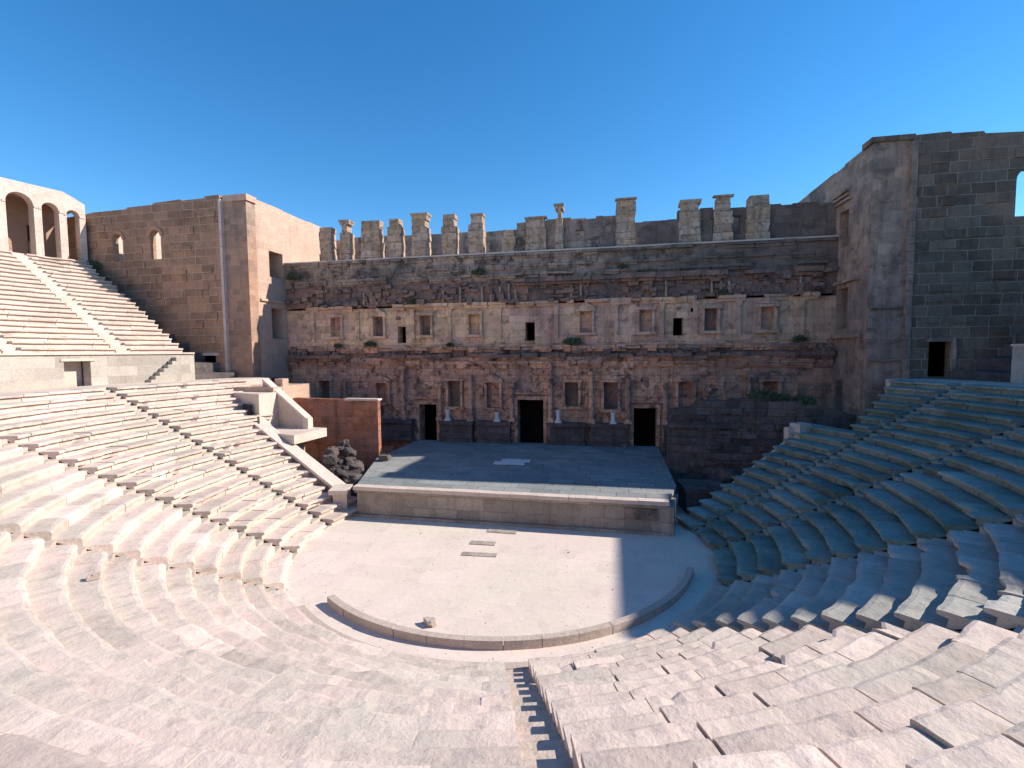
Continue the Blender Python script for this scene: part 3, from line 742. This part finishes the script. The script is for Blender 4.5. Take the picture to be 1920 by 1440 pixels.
# ------------------------------------------------------------------ orchestra kerb
kb = thing('orchestra_kerb', (0, -8.6, 0), 'low curved stone kerb around the edge of the orchestra floor', 'kerb')
for i in range(14):
    a0 = -127+8.2*i; mb = MB(); n = 6
    rs_ = random.Random(i); dz_ = rs_.uniform(-.012, .012)
    mb.arc(8.84+dz_, 9.12+dz_, 0, .31+dz_, a0, a0+8.2-rs_.uniform(.06, .18), 1.4); build('kerb_stone', mb, M['kerb'], kb)
mb = MB(); mb.arc(9.85, 10.17, 0.0, .06, -130, -45, 2); tag(build('gutter_edge', mb, M['kerb']), kind='structure')

# ------------------------------------------------------------------ end walls of the lower seating (left and right)
def slopewall(name, p0, p1, z0, z1, th, zbot, label, mat, capw=.62, endcap=True, front=None):
    p0 = Vector(p0); p1 = Vector(p1); d = (p1-p0).normalized(); n = Vector((-d.y, d.x))*th/2
    t = thing(name, (p0.x, p0.y, 0), label, 'parapet wall')
    L_ = (p1-p0).length; mb = MB()
    def m_(s): 
        return lambda u, z: ((p0+d*u+n*s).x, (p0+d*u+n*s).y, z)
    mb.extrude([(0, zbot), (L_, zbot), (L_, z1), (0, z0)], [], m_(-1), m_(1))
    build('wall', mb, mat, t)
    k = max(3, int(L_/1.3)); mb = MB(); nn = Vector((-d.y, d.x))*capw/2
    for i in range(k):
        ua, ub_ = L_*i/k+.01, L_*(i+1)/k-.01; za = z0+(z1-z0)*ua/L_+random.uniform(-.015, .015); zb_ = z0+(z1-z0)*ub_/L_
        q = [p0+d*ua-nn, p0+d*ub_-nn, p0+d*ub_+nn, p0+d*ua+nn]
        mb.hexa([Vector((v.x, v.y, z)) for v, z in zip(q, (za, zb_, zb_, za))], [Vector((v.x, v.y, z+.2)) for v, z in zip(q, (za, zb_, zb_, za))])
    build('coping', mb, M['coping'], t)
    return t
l1 = slopewall('seating_parapet', (-10.9, 3.4), (-18.7, 6.0), 1.15, 4.75, .5, -.2, 'long sloping parapet with pale coping at the left end of the lower seats', M['kerb'], .95)
mb = MB(); mb.box(-11.3, -10.5, 2.5, 3.6, -.1, 1.35, .02, .3); mb.box(-11.45, -10.35, 2.2, 3.7, 1.35, 1.6, .02, .3); build('end_block', mb, M['coping'], l1)
l2 = slopewall('seating_parapet', (-16.5, 8.2), (-20.6, 9.0), 4.95, 7.75, .5, 3.9, 'short upper parapet above the flat landing left of the stage', M['kerb'], .6)
mb = MB(); mb.box(-16.75, -16.35, 7.9, 8.5, 4.2, 5.1, .02); build('end_block', mb, M['coping'], l2)
mb = MB(); mb.box(-20.1, -19.4, 9.4, 10.1, 6.3, 7.9, .02); build('back_block', mb, M['tower'], l2)
mb = MB(); prism(mb, [(-15.6, 5.2), (-15.3, 8.6), (-20.5, 9.3), (-20.2, 6.3), (-18.8, 6.2)], 3.7, 4.32); ld = thing('landing', (-17.5, 7, 4.3), 'flat pale stone landing between the two left parapets', 'landing'); build('slab', mb, M['coping'], ld)
mb = MB(); prism(mb, [(-17.3, 5.9), (-17.0, 8.4), (-20.4, 9.2), (-20.1, 6.4), (-18.8, 6.3)], -.2, 3.7); build('base_wall', mb, M['stagefront'], ld)
# vomitory block at the left end of upper rows
vb = thing('exit_block', (-19.8, 7.5, 4.3), 'pale stone exit block with a small dark doorway at the left end of the seats', 'doorway block')
mb = MB(); prism(mb, [(-19.3, 6.6), (-19.2, 9.3), (-24, 10.6), (-23.6, 8.2)], 4.0, 6.95); build('wall', mb, M['coping'], vb)
mb = MB(); mb.box(-20.75, -19.9, 6.6, 6.75, 4.6, 6.2, 0, -.35); build('door', mb, M['dark'], vb)
mb = MB(); prism(mb, [(-23.4, 8.6), (-19.4, 8.3), (-19.6, 13.3), (-27.4, 13.3), (-26.9, 11.6)], -.2, 7.3); 
tag(build('terrace_fill', mb, M['tower']), kind='structure')

r1 = slopewall('seating_parapet', (11.55, 6.35), (16.3, 9.35), .95, 3.95, .5, -.2, 'shaded sloping parapet at the right end of the lower seats', M['kerb'], .6)
mb = MB(); mb.box(16.4, 17.3, 9.1, 9.9, 3.0, 5.2, .05, .5); mb.box(16.0, 16.4, 9.2, 9.6, 3.6, 4.9, .04, .3); build('end_block', mb, M['coping'], r1)
mb = MB(); prism(mb, [(17.0, 9.6), (18.2, 6.6), (19.4, 7.2), (23.3, 10.2), (24.4, 13.2), (17.6, 13.2)], -.2, 3.9); tag(build('terrace_fill', mb, M['rubble']), kind='structure')

# ------------------------------------------------------------------ loose things
bd = thing('white_board', (-1.8, 10.4, 1.8), 'white flat board lying on the dark stage floor', 'board')
mb = MB(); mb.box(-2.95, -.75, 9.7, 10.35, 1.82, 1.9, .01, .06); build('panel', mb, M['white'], bd)
mb = MB(); mb.box(-2.6, -.5, 10.65, 11.2, 1.82, 1.89, .01, .02); build('panel', mb, M['white'], bd)

def block_stack(x, z, label, i):
    t = thing('marble_fragment', (x, 17.9, z), label, 'marble fragment', 'white marble fragments by the stage doors')
    n = 10; mb = MB(); h = (.85, .7, .95, .8)[i]; r_ = .2
    prof = [(0, .24), (.12, .24), (.14, .17), (h*.5, .15+.03*(i % 2)), (h-.12, .17), (h-.1, .24), (h, .22)]
    for zz, rr in prof: mb.v += [Vector((x+rr*math.cos(2*math.pi*j/n), 17.8+rr*math.sin(2*math.pi*j/n), z+zz)) for j in range(n)]
    for q in range(len(prof)-1):
        for j in range(n): mb.f.append([q*n+j, q*n+(j+1) % n, (q+1)*n+(j+1) % n, (q+1)*n+j])
    mb.f.append(list(reversed(range(n)))); mb.f.append([(len(prof)-1)*n+j for j in range(n)])
    build('shaft', mb, M['white'], t)
    mb = MB(); mb.box(x-.28, x+.28, 17.57, 18.05, z-.12, z, .01); build('base', mb, M['white'], t)
block_stack(-9.1, 3.83, 'white marble fragment nearest the left stage doorway', 0)
block_stack(-4.55, 3.83, 'white marble fragment just left of the tall central doorway', 1)
block_stack(.8, 3.83, 'white marble fragment just right of the tall central doorway', 2)
block_stack(5.4, 3.83, 'white marble fragment nearest the right stage doorway', 3)

# fallen blocks on the seats and by the stage
def heap(cx, cy, zb, rx, ry, h, n, label, seed):
    """a heap of broken blocks: one mass"""
    q = random.Random(seed); mb = MB()
    mb.rock((cx, cy, zb+h*.1), (rx*.9, ry*.9, h*.8), seed, 3)
    for i in range(n):
        a = q.uniform(0, 6.28); d = q.random()**.6; x = cx+rx*d*math.cos(a); y = cy+ry*d*math.sin(a)
        z = zb+h*(1-d*d)*q.uniform(.5, 1.0); s_ = q.uniform(.18, .62)
        mb.rock((x, y, z), (s_, s_*q.uniform(.5, 1), s_*q.uniform(.4, .9)), seed*50+i, 2)
    tag(build('rubble_heap', mb, M['rubble'], loc=(cx, cy, zb)), label, 'rubble', 'rubble heaps beside the stage')
heap(-13.8, 7.9, 0, 1.7, 2.3, 3.5, 110, 'tall dark rubble heap below the orange stained wing wall', 3)
heap(-11.2, 5.6, 0, 1.0, 1.7, 1.7, 50, 'dark rubble heap between the sloping parapet and the left end of the stage', 4)
fb = thing('stone_block', (10.7, 7.4, 0), 'big dark squared stone block between the stage and the right seats', 'stone block')
mb = MB(); mb.box(9.6, 12.0, 6.5, 8.4, 0, 1.25, .04, .12); build('block', mb, M['wing'], fb)
mb = MB(); mb.box(9.5, 12.1, 6.4, 8.5, 1.255, 1.6, .05, .12); build('top_slab', mb, M['wing'], fb)
heap(13.2, 9.3, 0, 2.4, 1.2, 2.0, 60, 'dark rubble heap below the shaded right wing wall', 6)
FB = [((-7.35, -7.85, .12), (.36, .26, .3), 'broken stone lying left of the kerb end at the foot of the seats', 'kerb'),
      ((-1.0, -7.9, .12), (.33, .24, .17), 'small stone lying inside the curved kerb', 'kerb'),
      ((-11.2, 9.6, 2.0), (.55, .5, .4), 'dark broken stone on the sunlit left corner of the stage', 'rubble'),
      ((6.9, -14.9, 3.15), (.16, .12, .1), 'small stone lying on the near seats right of the staircase', 'kerb'),
      ((9.2, -12.3, 2.75), (.2, .16, .12), 'stone lying on the sunlit seats at the right', 'kerb'),
      ((-9.8, -12.6, 3.2), (.22, .16, .13), 'stone lying on the sunlit seats at the left', 'kerb')]
for i, (c, sz_, lb, mt) in enumerate(FB):
    mb = MB(); mb.rock(c, sz_, i+3, 3); tag(build('fallen_stone', mb, M[mt], loc=c), lb, 'stone', 'fallen stones')

for i, (x, y, wx, wy, lb) in enumerate(((-.5, 1.6, 1.6, .5, 'thin grey paving slab near the middle of the stage front'), (-1.1, -.2, 1.3, .45, 'thin grey paving slab in the middle of the orchestra floor'), (-.9, -1.6, 1.7, .4, 'thin grey paving slab nearer the kerb in the orchestra floor'))):
    mb = MB(); mb.box(x-wx/2, x+wx/2, y-wy/2, y+wy/2, .004, .035, .004, .03*i)
    tag(build('paving_slab', mb, M['stagefront'], loc=(x, y, 0)), lb, 'paving slab')

q = random.Random(99); mb = MB()       # gravel and chips scattered over the orchestra and along the kerb
for i in range(420):
    if q.random() < .55: a = R(q.uniform(-175, -5)); r = q.uniform(8.0, 10.1); x, y = r*math.cos(a), r*math.sin(a)
    else: x, y = q.uniform(-10, 10), q.uniform(-8, 2.3)
    s_ = q.uniform(.015, .05)*(2 if q.random() < .06 else 1); z = 0
    mb.add([(x+s_*q.uniform(.5, 1), y, z), (x, y+s_*q.uniform(.5, 1), z), (x-s_*q.uniform(.5, 1), y, z), (x, y-s_*q.uniform(.5, 1), z), (x+s_*q.uniform(-.3, .3), y, z+s_*q.uniform(.5, 1))], [(0, 1, 4), (1, 2, 4), (2, 3, 4), (3, 0, 4)])
tag(build('gravel', mb, M['kerb']), kind='stuff')

# tufts of weeds
def tuft(c, s, n, label, seed):
    rs2 = random.Random(seed); mb = MB(); c = Vector(c)
    for i in range(n):
        a = rs2.uniform(0, 6.28); q = rs2.random()**.5*s; h = s*rs2.uniform(.2, 1.1)*(1-.5*q/s)
        p = c+Vector((q*math.cos(a), q*math.sin(a)*.5, h)); d = Vector((rs2.uniform(-1, 1), rs2.uniform(-1, 1), rs2.uniform(.1, 1.4))).normalized()
        e = d.cross(Vector((rs2.uniform(-1, 1), rs2.uniform(-1, 1), rs2.uniform(-1, 1)))).normalized()
        l = rs2.uniform(.07, .24); w_ = l*rs2.uniform(.1, .3)
        mb.add([p-d*l, p+e*w_, p+d*l, p-e*w_], [(0, 1, 2, 3)])
    for i in range(6):
        a = rs2.uniform(0, 6.28); tip = c+Vector((math.cos(a)*s*.5, math.sin(a)*s*.25, s*.8)); mb.hexa([c+Vector((.02, 0, -.05)), c+Vector((-.01, .02, -.05)), c+Vector((-.01, -.02, -.05))], [tip+Vector((.01, 0, 0)), tip+Vector((0, .01, 0)), tip+Vector((0, -.01, 0))])
    tag(build('weed_tuft', mb, M['leaf'], loc=c, fixn=False), label, 'weed', 'weeds rooted in the ruined walls')
TF = [((-24.3, 18.2, 16.7), .8, 'green weeds on the broken ledge beside the left side building'),
      ((-16.6, 18.1, 10.35), .6, 'weeds on the middle ledge left of the small dark window'),
      ((-6.2, 18.1, 16.5), .6, 'weeds on the upper ledge below the buttresses'),
      ((2.0, 18.1, 10.3), .8, 'dark weeds on the middle ledge right of the central window'),
      ((15.0, 11.0, 6.4), .9, 'bushy weeds on top of the right wing wall'),
      ((17.4, 11.0, 6.1), .8, 'weeds at the sloping right end of the wing wall'),
      ((16.2, 11.0, 6.4), .6, 'small weeds between larger ones on the right wing wall'),
      ((-19.8, 18.0, 10.35), .4, 'small weeds on the middle ledge near the left end'),
      ((-41.2, 13.0, 17.6), .9, 'weeds at the foot of the arcade end pier')]
TF += [((-8.8, 17.9, 10.32), .35, 'small weeds on the middle ledge between two niches'),
       ((6.1, 18.1, 16.5), .45, 'weeds on the upper ledge right of centre'),
       ((19.5, 18.0, 10.35), .55, 'weeds on the middle ledge at its right end'),
       ((-12.3, 18.1, 14.2), .5, 'weeds on the broken band left of centre'),
       ((13.9, 18.1, 14.2), .4, 'weeds on the broken band at the right'),
       ((-35.5, 12.2, 12.2), .9, 'dark weeds on the earth slope beside the upper seats'), ((-31.5, 11.6, 9.6), .7, 'dark weeds low on the earth slope near the walkway door')]
for i, (c, s, lb) in enumerate(TF): tuft(c, s, int(420*s), lb, i)
